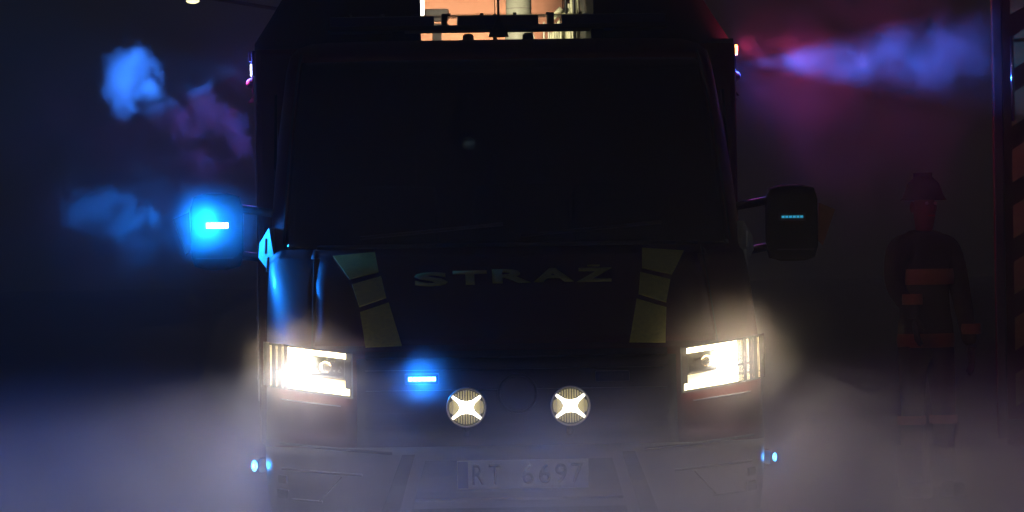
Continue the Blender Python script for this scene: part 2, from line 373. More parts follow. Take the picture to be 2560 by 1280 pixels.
# headlights
def beam_nodes(d, omni, tilt, drop):
    d.use_nodes = True; nt = d.node_tree; em = nt.nodes['Emission']
    tc = nt.nodes.new('ShaderNodeTexCoord'); sp = nt.nodes.new('ShaderNodeSeparateXYZ'); nt.links.new(tc.outputs['Normal'], sp.inputs[0])
    def mth(op, a, b=None, c=None):
        n = nt.nodes.new('ShaderNodeMath'); n.operation = op
        for i, x in enumerate((a, b, c)):
            if x is None: continue
            if isinstance(x, (int, float)): n.inputs[i].default_value = x
            else: nt.links.new(x, n.inputs[i])
        return n.outputs[0]
    ax = mth('ABSOLUTE', sp.outputs[0])
    thr = mth('MULTIPLY_ADD', ax, -drop, -tilt)
    dif = mth('SUBTRACT', thr, sp.outputs[2])          # > 0 below the cut-off
    mr = nt.nodes.new('ShaderNodeMapRange'); mr.interpolation_type = 'SMOOTHSTEP'; mr.inputs[1].default_value = -0.03; mr.inputs[2].default_value = 0.10
    nt.links.new(dif, mr.inputs[0])
    fw = nt.nodes.new('ShaderNodeMapRange'); fw.interpolation_type = 'SMOOTHSTEP'; fw.inputs[1].default_value = -0.08; fw.inputs[2].default_value = -0.65
    nt.links.new(sp.outputs[1], fw.inputs[0])
    lo = mth('MULTIPLY', mr.outputs[0], fw.outputs[0]); tot = mth('ADD', lo, omni)
    nt.links.new(tot, em.inputs['Strength'])
def hsurf(u, z, h=0.0):
    f = lambda q: front_v(q, 0.88); e = 0.01
    t = Vector((2 * e, f(u + e) - f(u - e), 0)).normalized(); n = Vector((0.25 * t.y * (1 if t.x > 0 else -1), -1, 0.12)).normalized()
    return Vector((u, f(u) + (z - 0.80) * 0.22 - 0.015, z)) + n * h
def hp(s, a, b):
    u = 0.664 + 0.336 * a; zb = 0.798 + 0.046 * a; zt = 0.967 + 0.042 * a
    return (s * u, zb + (zt - zb) * b)
def hq(s, a0, a1, b0, b1): return [hp(s, a0, b0), hp(s, a1, b0), hp(s, a1, b1), hp(s, a0, b1)]
for s in (-1, 1):
    hl = slab_obj('headlight', hq(s, -0.02, 1.0, -0.03, 1.03), -0.06, 0.008, 'dark', van, 14, 6, sf=hsurf)
    hl['label'] = 'swept headlight framed by glowing running light strips'
    slab_obj('upper_running_light', hq(s, 0.04, 0.985, 0.87, 0.985), 0.030, 0.044, 'drl', hl, 14, 2, sf=hsurf)
    slab_obj('lower_running_light', hq(s, 0.0, 0.985, 0.02, 0.16), 0.030, 0.044, 'drl', hl, 14, 2, sf=hsurf)
    slab_obj('outer_running_light', hq(s, 0.90, 0.985, 0.18, 0.50), 0.030, 0.044, 'drl', hl, 3, 4, sf=hsurf)
    slab_obj('outer_running_light', hq(s, 0.90, 0.985, 0.53, 0.85), 0.030, 0.044, 'drl', hl, 3, 4, sf=hsurf)
    slab_obj('main_beam_unit', hq(s, 0.40 if s > 0 else 0.46, 0.90, 0.22 if s > 0 else 0.34, 0.86), 0.028, 0.050, 'beam', hl, 8, 4, sf=hsurf)
    slab_obj('reflector', hq(s, 0.06, 0.40 if s > 0 else 0.48, 0.46, 0.84), 0.012, 0.020, 'bowl', hl, 8, 4, sf=hsurf)
    slab_obj('shelf', hq(s, 0.05, 0.9, 0.385, 0.425), 0.012, 0.052, 'reflector', hl, 10, 1, sf=hsurf)
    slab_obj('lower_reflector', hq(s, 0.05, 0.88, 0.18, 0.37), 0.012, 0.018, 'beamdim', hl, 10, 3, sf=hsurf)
    bm = bmesh.new(); c = hsurf(*hp(s, 0.27, 0.62), 0.02); lathe(bm, [(0.0005, -0.014), (0.018, -0.010), (0.025, 0.0), (0.028, 0.004)], c, seg=24); obj('projector_lens', bm, 'reflector', hl, True)
    for k in range(14):
        a, b = 0.08 + random.random() * 0.28, 0.5 + random.random() * 0.32
        slab_obj('facet', hq(s, a, a + 0.018, b, b + 0.03), 0.021, 0.026, 'reflector', hl, 1, 1, sf=hsurf)
    slab_obj('chrome_edge', hq(s, -0.045, -0.025, -0.05, 1.03), 0.004, 0.05, 'chrome', hl, 1, 6, sf=hsurf)
    slab_obj('lens', hq(s, -0.02, 1.0, -0.03, 1.03), 0.056, 0.060, 'clear', hl, 14, 6, sf=hsurf)
    seam('fender_crease', [surf(s * (0.70 + 0.03 * k), 0.763 + 0.0035 * k, 0.003) for k in range(9)], 0.0035, 'chrome', hl)
    p = hsurf(*hp(s, 0.66, 0.62), 0.085)
    L = light('low_beam', 'POINT', p, 62 if s < 0 else 10, (1.0, 0.96, 0.92), van, 0.03)
    beam_nodes(L.data, 0.0, 0.02, 0.08)
    lobe_nodes(light('running_light_glow', 'POINT', hsurf(*hp(s, 0.70, 0.66), 0.08), 34 if s < 0 else 42, (1.0, 0.74, 0.44), van, 0.05).data, -0.1, -0.5)

# bumper: plate, intakes, side strobes, fog lamps
fv = lambda u, z, h=0.0: surf(u, z, h)
slab_obj('lower_intake', [(-0.44, 0.30), (0.44, 0.30), (0.37, 0.545), (-0.37, 0.545)], 0.001, 0.008, 'seam', bumper, 12, 4)
slab_obj('intake_lip', [(-0.42, 0.365), (0.42, 0.365), (0.41, 0.395), (-0.41, 0.395)], 0.008, 0.030, 'grey', bumper, 12, 1)
slab_obj('intake_lip', [(-0.44, 0.29), (0.44, 0.29), (0.43, 0.325), (-0.43, 0.325)], 0.008, 0.034, 'grey', bumper, 12, 1)
for s in (-1, 1):
    slab_obj('corner_intake', [(s * 0.50, 0.26), (s * 0.58, 0.26), (s * 0.46, 0.57), (s * 0.41, 0.57)], 0.001, 0.012, 'seam', bumper, 3, 8)
    slab_obj('fog_lamp_recess', [(s * 0.915, 0.395), (s * 0.955, 0.40), (s * 0.955, 0.435), (s * 0.915, 0.43)], 0.001, 0.010, 'seam', bumper, 3, 3)
    slab_obj('fog_lamp_recess', [(s * 0.92, 0.455), (s * 0.95, 0.46), (s * 0.95, 0.49), (s * 0.92, 0.486)], 0.001, 0.010, 'dark', bumper, 3, 3)
    seam('bumper_crease', [surf(s * (0.62 + 0.04 * k), 0.49 + 0.003 * k, 0.002) for k in range(9)], 0.005, 'seam', bumper)
    seam('bumper_crease', [surf(s * (0.70 + 0.015 * k), 0.485 - 0.016 * k, 0.002) for k in range(7)], 0.004, 'seam', bumper)
    seam('bumper_crease', [surf(s * (0.78 + 0.03 * k), 0.385 + 0.002 * k, 0.002) for k in range(5)], 0.004, 'seam', bumper)
    seam('bumper_crease', [surf(s * (0.50 + 0.045 * k), 0.575 + 0.004 * k, 0.002) for k in range(11)], 0.006, 'seam', bumper)
    bs = box_obj('bumper_strobe', (s * 1.030, 0.50, 0.512), (0.03, 0.09, 0.06), 'black', van, bev=0.006)
    lamp = 'bluesmall'
    for dx, w, hh in ((1.059, 0.012, 0.034), (1.063, 0.014, 0.042)):
        bm = bmesh.new(); bmesh.ops.create_uvsphere(bm, u_segments=16, v_segments=10, radius=1, matrix=Matrix.Translation((s * dx, 0.455, 0.512)) @ Matrix.Diagonal((w * (0.5 if s > 0 else 0.8), 0.012, hh * (0.42 if s > 0 else 0.55), 1)))
        obj('led', bm, 'bluesmall', bs, True)
    light('bumper_strobe_light', 'POINT', (s * 1.075, 0.43, 0.512), 1.2 if s < 0 else 0.5, (0.02, 0.3, 1.0), van, 0.01)
pl = box_obj('number_plate', (0.015, -0.050, 0.487), (0.52, 0.008, 0.114), 'plate', van, bev=0.003)
box_obj('plate_frame', (0.015, -0.043, 0.424), (0.53, 0.016, 0.014), 'black', pl)
box_obj('blue_band', (-0.222, -0.055, 0.487), (0.04, 0.003, 0.106), 'blueink', pl)
flat = lambda u, z, h: Vector((u, -0.0555 - h, z))
for ch, u0 in (('R', -0.185), ('T', -0.120), ('6', 0.012), ('6', 0.078), ('9', 0.142), ('7', 0.205)):
    letter(ch, u0, u0 + 0.048, 0.448, 0.528, pl, 'ink', 0.001, name='character', bold=0.008, sf=flat)

# mirrors
for s in (-1, 1):
    mi = box_obj('mirror', (s * 1.240, 1.40, 1.475), (0.225, 0.16, 0.33), 'mirrorblack', van, bev=0.065)
    for p in mi.data.polygons: p.use_smooth = True
    box_obj('mirror_glass', (s * 1.240, 1.482, 1.475), (0.19, 0.008, 0.29), 'chrome', mi, bev=0.002)
    box_obj('strobe_housing', (s * 1.235, 1.317, 1.50), (0.115, 0.016, 0.034), 'black', mi, bev=0.004)
    for k in range(6):
        box_obj('led', (s * 1.235 + (k - 2.5) * 0.016, 1.306, 1.50), (0.0125, 0.006, 0.022 if s < 0 else 0.010), 'blueled' if s < 0 else 'blueglint', mi)
    bm = bmesh.new(); prism(bm, [(s * 1.352, 1.40), (s * 1.375, 1.375), (s * 1.43, 1.53), (s * 1.36, 1.56)], 1.40, 1.43); obj('indicator_flap', bm, 'orange', mi)
    box_obj('lower_glass_rim', (s * 1.25, 1.318, 1.36), (0.16, 0.008, 0.006), 'dark', mi)
    for dz in (0.10, -0.10):
        tube_obj('arm', (s * 1.00, 1.36, 1.45 + dz), (s * 1.15, 1.40, 1.475 + dz), 0.018, 'black', mi)
    wedge = [(s * 1.010, 1.485), (s * 1.052, 1.42), (s * 1.058, 1.36), (s * 1.02, 1.31), (s * 0.985, 1.33)]
    bm = bmesh.new()
    a = [bm.verts.new((x, 1.12 + (abs(x) - 0.985) * 1.3, z)) for x, z in wedge]; b = [bm.verts.new((s * 0.97, 1.36, z)) for x, z in wedge]
    bm.faces.new(a); bm.faces.new(b[::-1])
    for i in range(5): bm.faces.new((a[i], b[i], b[(i + 1) % 5], a[(i + 1) % 5]))
    obj('mirror_foot', bm, 'pale', mi)
    tube_obj('mirror_foot_trim', (s * 1.012, 1.08, 1.36), (s * 1.018, 1.12, 1.30), 0.006, 'pale', mi)
    tube_obj('mirror_foot_trim', (s * 1.020, 1.09, 1.44), (s * 1.022, 1.10, 1.375), 0.006, 'pale', mi)
    if s < 0:
        ml = light('mirror_strobe_light', 'POINT', (s * 1.235, 1.265, 1.50), 190, (0.004, 0.20, 1.0), van, 0.03)
        axis_nodes(ml.data, (-0.77, -0.64, 0.05), 0.40, 1.0, 0.20)

# doors with windows, handles, cab interior, wheels
for s in (-1, 1):
    d = box_obj('door', (s * 1.012, 1.78, 0.92), (0.012, 1.0, 0.86), 'red', van, bev=0.004)
    bm = bmesh.new(); prism(bm, [(1.40, 1.42), (2.22, 1.42), (2.22, 2.08), (1.90, 2.08)], -0.006, 0.006)
    w = obj('window', bm, 'glass', d); w.rotation_euler = (R(0), 0, R(90)); w.matrix_local = Matrix(((0, 1, 0, s * 0.992), (1, 0, 0, 0), (0, 0, 1, 0), (0, 0, 0, 1)))
    box_obj('handle', (s * 1.030, 2.15, 1.18), (0.03, 0.16, 0.035), 'black', d, bev=0.008)
    for v in (0.62, 5.6):
        bm = bmesh.new(); lathe(bm, [(0.0005, -0.10), (0.20, -0.10), (0.33, -0.09), (0.345, -0.06), (0.345, 0.06), (0.33, 0.09), (0.20, 0.10), (0.0005, 0.10)], (s * 0.86, v, 0.345), 'X', 32)
        wh = obj('wheel', bm, 'rubber', van, True)
        bm = bmesh.new(); lathe(bm, [(0.0005, s * 0.07), (0.06, s * 0.10), (0.17, s * 0.085), (0.205, s * 0.105)], (s * 0.86, v, 0.345), 'X', 32); obj('rim', bm, 'alu', wh, True)
box_obj('dashboard', (0, 1.30, 1.24), (1.7, 0.45, 0.22), 'interior', van, bev=0.05)
box_obj('cab_floor', (0, 1.5, 0.55), (1.9, 1.8, 0.04), 'interior', van)
for u in (-0.5, 0.1, 0.55):
    st = box_obj('seat', (u, 2.05, 0.95), (0.46, 0.45, 0.16), 'interior', van, bev=0.04)
    box_obj('seat_back', (u, 2.28, 1.35), (0.44, 0.12, 0.65), 'interior', st, bev=0.05)
    box_obj('headrest', (u, 2.28, 1.76), (0.26, 0.09, 0.16), 'interior', st, bev=0.03)
bm = bmesh.new()
for k in range(24):
    a0, a1 = 2 * math.pi * k / 24, 2 * math.pi * (k + 1) / 24
    tube(bm, (0.5 + 0.2 * math.cos(a0), 1.62 + 0.12 * math.sin(a0), 1.42 + 0.16 * math.sin(a0)), (0.5 + 0.2 * math.cos(a1), 1.62 + 0.12 * math.sin(a1), 1.42 + 0.16 * math.sin(a1)), 0.015, seg=6)
obj('steering_wheel', bm, 'interior', van)

# equipment body behind the cab with roof lockers
HW = 1.105
eb = empty('equipment_body', parent=van)
bm = bmesh.new(); box(bm, (0, 4.8, 1.41), (2 * HW, 4.6, 1.82), bev=0.03); eb2 = obj('equipment_body', bm, 'red', van); bpy.data.objects.remove(eb); eb = eb2; eb.name = 'equipment_body'
box_obj('chassis', (0, 4.0, 0.40), (0.9, 6.2, 0.2), 'black', van)
box_obj('roof_deck', (0, 4.8, 2.325), (2 * HW - 0.02, 4.58, 0.02), 'dark', eb)
for s in (-1, 1):
    for k in range(3):
        sh = box_obj('roller_shutter', (s * (HW + 0.004), 3.3 + 1.45 * k, 1.45), (0.016, 1.30, 1.5), 'alu', eb, bev=0.004)
        for j in range(10): box_obj('shutter_rib', (s * (HW + 0.014), 3.3 + 1.45 * k, 0.80 + 0.14 * j), (0.006, 1.28, 0.012), 'alu', sh)
    inner = 0.485 if s > 0 else 0.335
    lk = prism_obj('roof_locker', [(s * inner, 2.337), (s * 1.125, 2.337), (s * 1.125, 2.372), (s * 1.045, 2.495), (s * 0.90, 2.73), (s * 0.80, 2.80), (s * inner, 2.80)], 3.15, 6.6, 'black', van)
    # side lamps high on the body
    wl_ = box_obj('side_lamp_rail', (s * 1.118, 2.90, 2.225), (0.024, 0.14, 0.20), 'mirrorblack', eb, bev=0.005)
    box_obj('strobe_lens', (s * 1.131, 2.90, 2.238), (0.010, 0.09, 0.05), 'whitelamp' if s < 0 else 'bluelens', wl_)
    box_obj('marker_lens', (s * 1.137, 2.87, 2.300), (0.014, 0.03, 0.048), 'amber' if s > 0 else 'mirrorblack', wl_, bev=0.004)
    bm = bmesh.new(); bmesh.ops.create_uvsphere(bm, u_segments=16, v_segments=10, radius=1, matrix=Matrix.Translation((s * 1.128, 2.86, 2.175)) @ Matrix.Diagonal((0.03, 0.03, 0.025, 1))); obj('work_lamp', bm, 'mirrorblack', wl_, True)
    prism_obj('step_bracket', [(s * 1.105, 2.145), (s * 1.122, 2.12), (s * 1.150, 2.085), (s * 1.105, 2.085)], 2.86, 2.90, 'black', wl_)
sl = light('left_side_strobe', 'SPOT', (-1.155, 2.90, 2.238), 270, (0.025, 0.20, 1.0), van, 0.02, spot_size=R(52), spot_blend=0.8); aim(sl, (-1, 0.0, -0.05))
sr = light('right_side_strobe', 'SPOT', (1.150, 2.90, 2.238), 420, (0.012, 0.15, 1.0), van, 0.02, spot_size=R(30), spot_blend=1.0); aim(sr, (1, 0.0, 0.01))
lobe_nodes(light('right_strobe_spill', 'POINT', (1.16, 2.88, 2.22), 26, (0.05, 0.11, 1.0), van, 0.01).data, 0.25, -0.1)
lobe_nodes(light('left_strobe_spill', 'POINT', (-1.165, 2.88, 2.238), 40, (0.04, 0.13, 1.0), van, 0.01).data, 0.25, -0.1)
axis_nodes(light('right_marker_light', 'POINT', (1.165, 2.86, 2.302), 30, (1.0, 0.05, 0.14), van, 0.01).data, (1.0, -0.1, 0.25), -0.5, 0.9, 0.45)
lobe_nodes(light('left_marker_light', 'POINT', (-1.165, 2.85, 2.19), 11, (0.8, 0.06, 0.40), van, 0.01).data, 0.25, -0.1)

# light bar on the cab roof
lb = box_obj('light_bar', (0, 2.10, 2.372), (1.50, 0.26, 0.022), 'black', van, bev=0.006)
for u0, u1 in ((-0.75, -0.285), (-0.18, 0.18), (0.285, 0.75)):
    box_obj('lamp_pod', ((u0 + u1) / 2, 2.10, 2.403), (u1 - u0, 0.24, 0.042), 'bluelens', lb, bev=0.004)
for s in (-1, 1):
    box_obj('divider', (s * 0.238, 2.10, 2.407), (0.024, 0.25, 0.056), 'black', lb, bev=0.004)
    box_obj('foot', (s * 0.445, 2.10, 2.340), (0.056, 0.16, 0.046), 'black', lb, bev=0.004)
    box_obj('end_cap', (s * 0.753, 2.10, 2.392), (0.012, 0.25, 0.055), 'black', lb, bev=0.004)
box_obj('clear_top', (0, 2.10, 2.429), (1.48, 0.22, 0.008), 'clear', lb)
for k in range(10): tube_obj('screw', (-0.66 + k * 0.147, 2.0, 2.425), (-0.66 + k * 0.147, 2.0, 2.437), 0.008, 'black', lb, seg=8)
# aerials and roof bolts
an = None
bm = bmesh.new(); lathe(bm, [(0.045, 2.325), (0.040, 2.345), (0.022, 2.375), (0.013, 2.40), (0.006, 2.41), (0.0055, 2.53), (0.003, 2.545), (0.0005, 2.547)], (0.0, 1.93, 0), 'Z', 16); an = obj('aerial', bm, 'black', van, True)
bm = bmesh.new(); lathe(bm, [(0.010, 2.34), (0.010, 2.42), (0.006, 2.455), (0.002, 2.47), (0.0015, 2.80), (0.0003, 2.81)], (0.005, 2.7, 0), 'Z', 12); obj('aerial', bm, 'dark', van, True)
for u in (-0.13, 0.14):
    bm = bmesh.new(); lathe(bm, [(0.026, 2.325), (0.024, 2.348), (0.014, 2.356), (0.0005, 2.357)], (u, 2.2, 0), 'Z', 8); obj('roof_bolt', bm, 'dark', van)

# roof deck fittings: lamp on a bracket, mast column, work lamp strip, ladder
fl = box_obj('deck_lamp', (-0.254, 3.6, 2.525), (0.118, 0.05, 0.062), 'greybox', van, bev=0.012)
box_obj('lower_half', (-0.254, 3.6, 2.462), (0.118, 0.05, 0.046), 'greybox', fl, bev=0.010)
for u in (-0.03, 0.03): box_obj('post', (-0.254 + u, 3.6, 2.489), (0.012, 0.02, 0.02), 'greybox', fl)
box_obj('stem', (-0.254, 3.6, 2.39), (0.045, 0.03, 0.10), 'greybox', fl)
for k in (-0.048, -0.039, -0.030, 0.030, 0.039, 0.048): tube_obj('stud', (-0.254 + k, 3.57, 2.450), (-0.254 + k, 3.578, 2.450), 0.0025, 'chrome', fl, seg=8)
bm = bmesh.new(); lathe(bm, [(0.080, 2.335), (0.077, 2.45), (0.072, 2.52), (0.068, 2.56), (0.066, 2.69), (0.100, 2.696), (0.100, 2.72), (0.06, 2.73), (0.06, 2.95), (0.0005, 2.96)], (0.19, 5.0, 0), 'Z', 32); mc = obj('mast_column', bm, 'pale', van, True)
for z in (2.575, 2.635):
    bm = bmesh.new(); lathe(bm, [(0.066, z), (0.070, z + 0.003), (0.066, z + 0.006)], (0.19, 5.0, 0), 'Z', 32); obj('strap', bm, 'greybox', mc, True)
ws = box_obj('work_lamp_strip', (-0.326, 3.32, 2.545), (0.016, 0.12, 0.11), 'worklamp', van, bev=0.003)
wl2 = light('work_lamp_light', 'SPOT', (-0.290, 3.72, 2.54), 75, (1.0, 0.93, 0.62), van, 0.03, spot_size=R(85), spot_blend=0.5); aim(wl2, (0.75, 1, -0.02))
ld = tube_obj('ladder', (0.432, 3.95, 2.34), (0.432, 3.95, 2.95), 0.008, 'black', van, seg=8); ld.name = 'ladder'
tube_obj('stile', (0.392, 3.95, 2.50), (0.392, 3.95, 2.95), 0.007, 'black', ld, seg=8)
for z in (2.535, 2.70, 2.86): tube_obj('rung', (0.392, 3.95, z), (0.432, 3.95, z), 0.006, 'black', ld, seg=8)

# canvas hose bundle and nozzle rods lying on the deck
vr = van.matrix_world if False else (Matrix.Translation((0.013, 0, 0)) @ Matrix.Rotation(R(1.7), 4, 'Z'))
def on_van(o): o.matrix_world = vr
cb = empty('canvas_bundle'); on_van(cb)
tag(cb, 'pale pleated canvas hose bundle standing on the roof deck beside the ladder', 'hose bundle')
for k in range(12):
    u = 0.335 + 0.0125 * k; top = 2.49 + 0.018 * k + random.uniform(-0.008, 0.008)
    bm = bmesh.new(); lean = random.uniform(-0.006, 0.006)
    tube(bm, (u, 4.5 + random.uniform(-0.02, 0.02), 2.338), (u + lean, 4.5, top), 0.0095, 0.008, seg=8)
    obj('pleat', bm, 'canvas', cb, True)
bm = bmesh.new(); tube(bm, (0.335, 4.47, 2.545), (0.392, 4.47, 2.60), 0.012, 0.018, seg=10); obj('folded_flap', bm, 'canvas', cb, True)
bm = bmesh.new(); tube(bm, (0.37, 4.44, 2.345), (0.385, 4.44, 2.42), 0.005, seg=8); obj('tie_strap', bm, 'canvas', cb, True)
for u, z1, which in ((0.245, 2.47, 'thin pale rod closest to the mast column on the roof deck'), (0.272, 2.41, 'shortest thin pale rod standing on the roof deck'), (0.298, 2.53, 'tallest thin pale rod standing on the roof deck'), (0.322, 2.50, 'thin pale rod leaning beside the canvas hose bundle')):
    o = tube_obj('nozzle_rod', (u, 4.4, 2.336), (u, 4.4, z1), 0.005, 'pale', None, seg=8); on_van(o)
    tag(o, which, 'rod', 'rods on the roof deck')

# lamp glowing in the smoke behind the roof deck
rfl = light('rear_flood', 'SPOT', (-0.16, 7.3, 2.20), 1600, (1.0, 0.40, 0.17), van, 0.06, spot_size=R(44), spot_blend=0.7); aim(rfl, (0.05, 1, 0.33))
rf = box_obj('rear_flood_lamp', (-0.10, 7.25, 2.2), (0.22, 0.06, 0.16), 'dark', van, bev=0.01)

# ------------------------------------------------------------------ second fire truck at the right
tk = empty('fire_truck', (2.27, 3.0, 0), R(-8))
tag(tk, 'tall dark red truck with yellow and red chevron panel beside the firefighter', 'fire engine')
box_obj('body', (1.25, 3.6, 1.80), (2.5, 7.0, 2.7), 'red', tk, bev=0.03)
box_obj('corner_post', (0.03, 0.085, 1.75), (0.045, 0.03, 2.6), 'dark', tk, bev=0.006)
box_obj('rear_frame', (1.25, 0.085, 0.48), (2.4, 0.03, 0.12), 'dark', tk)
for k in range(9):
    for h in (0, 1):
        x0 = 0.092 + h * 1.16
        z0 = 0.60 + 0.265 * k; w = 1.13; dz = 0.155; sl_ = 0.62 if h == 0 else -0.62
        zb = z0 if h == 0 else z0 + 0.62 * w
        ps = [(x0, zb), (x0 + w, zb + sl_ * w), (x0 + w, zb + sl_ * w + dz), (x0, zb + dz)]
        ps = [(x, min(z, 3.05)) for x, z in ps]
        if ps[2][1] - ps[1][1] < 0.01 and ps[3][1] - ps[0][1] < 0.01: continue
        prism_obj('chevron_stripe', ps, 0.082, 0.094, 'chevron', tk)
hr = tube_obj('grab_rail', (0.10, 0.03, 1.95), (0.10, 0.03, 2.35), 0.010, 'chrome', tk)
for z in (1.97, 2.33): tube_obj('rail_mount', (0.10, 0.03, z), (0.10, 0.095, z), 0.008, 'chrome', hr)
for s in (0.35, 2.15):
    for v in (1.5, 5.5):
        bm = bmesh.new(); lathe(bm, [(0.0005, -0.14), (0.28, -0.14), (0.45, -0.12), (0.48, -0.08), (0.48, 0.08), (0.45, 0.12), (0.28, 0.14), (0.0005, 0.14)], (s, v, 0.48), 'X', 32)
        wh = obj('wheel', bm, 'rubber', tk, True)
        bm = bmesh.new(); lathe(bm, [(0.0005, -0.12), (0.10, -0.15), (0.26, -0.13), (0.29, -0.15)], (s, v, 0.48), 'X', 32); obj('rim', bm, 'alu', wh, True)

# ------------------------------------------------------------------ people
def skin_mesh(verts, edges, radii, root, sub=2):
    me = bpy.data.meshes.new('skin'); me.from_pydata(verts, edges, []); o = bpy.data.objects.new('skin', me); COL.objects.link(o)
    m = o.modifiers.new('skin', 'SKIN'); m.use_smooth_shade = True
    for i, v in enumerate(me.skin_vertices[0].data):
        r = radii[i]; v.radius = r if isinstance(r, tuple) else (r, r); v.use_root = (i == root)
    s = o.modifiers.new('sub', 'SUBSURF'); s.levels = sub; s.render_levels = sub
    bpy.context.view_layer.update()
    out = bpy.data.meshes.new_from_object(o.evaluated_get(bpy.context.evaluated_depsgraph_get()))
    bpy.data.objects.remove(o); return out
def person(loc, rz, label, lh, rh):
    root = empty('person', loc, rz); root.scale = (0.86, 0.9, 0.95); tag(root, label, 'firefighter')
    V = [(0, 0, 0.95), (0, 0, 1.12), (0, 0.01, 1.32), (0, 0.01, 1.45), (0, 0.0, 1.53)]; E_ = [(0, 1), (1, 2), (2, 3), (3, 4)]
    Rr = [(0.175, 0.125), (0.165, 0.12), (0.185, 0.13), (0.12, 0.09), (0.06, 0.06)]
    for s, hand in ((-1, lh), (1, rh)):
        b = len(V); V += [(s * 0.10, 0, 0.84), (s * 0.115, -0.02, 0.50), (s * 0.12, 0.02, 0.10)]; E_ += [(0, b), (b, b + 1), (b + 1, b + 2)]; Rr += [0.105, 0.078, 0.066]
        b = len(V); sh = (s * 0.20, 0.01, 1.43); hx = Vector(hand); el = (Vector(sh) + hx) / 2 + Vector((s * 0.05, 0.06, -0.02))
        V += [sh, tuple(el), tuple(hx)]; E_ += [(3, b), (b, b + 1), (b + 1, b + 2)]; Rr += [0.085, 0.065, 0.05]
    link('body', skin_mesh(V, E_, Rr, 0), 'suit', root, True)
    hV = [(0, 0, 1.50), (0, -0.005, 1.58), (0, -0.012, 1.66), (0, 0.0, 1.74)]
    head = link('head', skin_mesh(hV, [(0, 1), (1, 2), (2, 3)], [0.055, 0.066, (0.078, 0.092), (0.06, 0.07)], 0), 'skin', root, True)
    bm = bmesh.new(); tube(bm, (0, -0.092, 1.68), (0, -0.115, 1.645), 0.008, 0.016, seg=8); obj('nose', bm, 'skin', head, True)
    for s in (-1, 1):
        bm = bmesh.new(); bmesh.ops.create_uvsphere(bm, u_segments=10, v_segments=6, radius=0.011, matrix=Matrix.Translation((s * 0.031, -0.088, 1.685))); obj('eye', bm, 'paper', head, True)
        bm = bmesh.new(); bmesh.ops.create_uvsphere(bm, u_segments=10, v_segments=6, radius=1, matrix=Matrix.Translation((s * 0.082, 0.005, 1.665)) @ Matrix.Diagonal((0.012, 0.022, 0.034, 1))); obj('ear', bm, 'skin', head, True)
    box_obj('mouth', (0, -0.092, 1.615), (0.045, 0.008, 0.008), 'redtag', head, bev=0.002)
    bm = bmesh.new(); lathe(bm, [(0.148, 1.705), (0.135, 1.715), (0.122, 1.74), (0.10, 1.80), (0.06, 1.835), (0.0005, 1.845)], (0, 0.0, 0), 'Z', 24); he = obj('helmet', bm, 'helmet', root, True)
    prism_obj('helmet_crest', [(-0.012, 1.74), (0.012, 1.74), (0.010, 1.862), (-0.010, 1.862)], -0.09, 0.10, 'helmet', he)
    for s, hand in ((-1, lh), (1, rh)):
        hx = Vector(hand); b = hx + Vector((0, -0.01, -0.075)); hv = [tuple(hx), tuple(b)]; he_ = [(0, 1)]; hr_ = [(0.028, 0.022), (0.036, 0.018)]
        for k, (dx, ln) in enumerate(((-0.027, 0.062), (-0.009, 0.074), (0.009, 0.070), (0.027, 0.055))):
            i = len(hv); hv += [(b.x + dx * 0.2, b.y + dx, b.z - 0.02), (b.x - s * 0.006, b.y + dx, b.z - 0.02 - ln * 0.55), (b.x - s * 0.024, b.y + dx, b.z - 0.02 - ln)]
            he_ += [(1, i), (i, i + 1), (i + 1, i + 2)]; hr_ += [0.010, 0.009, 0.008]
        i = len(hv); hv += [(hx.x - s * 0.01, hx.y - 0.045, hx.z - 0.045), (hx.x - s * 0.02, hx.y - 0.062, hx.z - 0.085)]; he_ += [(0, i), (i, i + 1)]; hr_ += [0.012, 0.009]
        link('hand', skin_mesh(hv, he_, hr_, 0, 1), 'boot', root, True)
    for s in (-1, 1):
        bm = bmesh.new(); tube(bm, (s * 0.12, 0.02, 0.30), (s * 0.12, 0.02, 0.06), 0.085, 0.075, seg=16); bo = obj('boot', bm, 'boot', root, True)
        box_obj('toe', (s * 0.12, -0.05, 0.045), (0.10, 0.27, 0.09), 'boot', bo, bev=0.03)
    def band(z0, z1, cx, cyy, rx, ry, nm='reflective_band'):
        bm = bmesh.new(); lathe(bm, [(1.0, z0), (1.04, (z0 + z1) / 2), (1.0, z1)], (0, 0, 0), 'Z', 24)
        for v in bm.verts: v.co = (cx + v.co.x * rx, cyy + v.co.y * ry, v.co.z)
        return obj(nm, bm, 'orange', root, True)
    band(0.86, 0.94, 0, 0, 0.185, 0.150); band(1.22, 1.31, 0, 0.01, 0.195, 0.150)
    for s, hand in ((-1, lh), (1, rh)):
        band(0.42, 0.47, s * 0.117, -0.005, 0.088, 0.088)
        hx = Vector(hand); band(hx.z + 0.07, hx.z + 0.13, hx.x + s * 0.012, hx.y + 0.015, 0.062, 0.062)
    return root
person((2.25, 6.0, 0), R(25), 'firefighter in dark turnout gear with dull orange bands beside the chevron truck', (-0.24, -0.27, 1.04), (0.30, -0.05, 0.86))

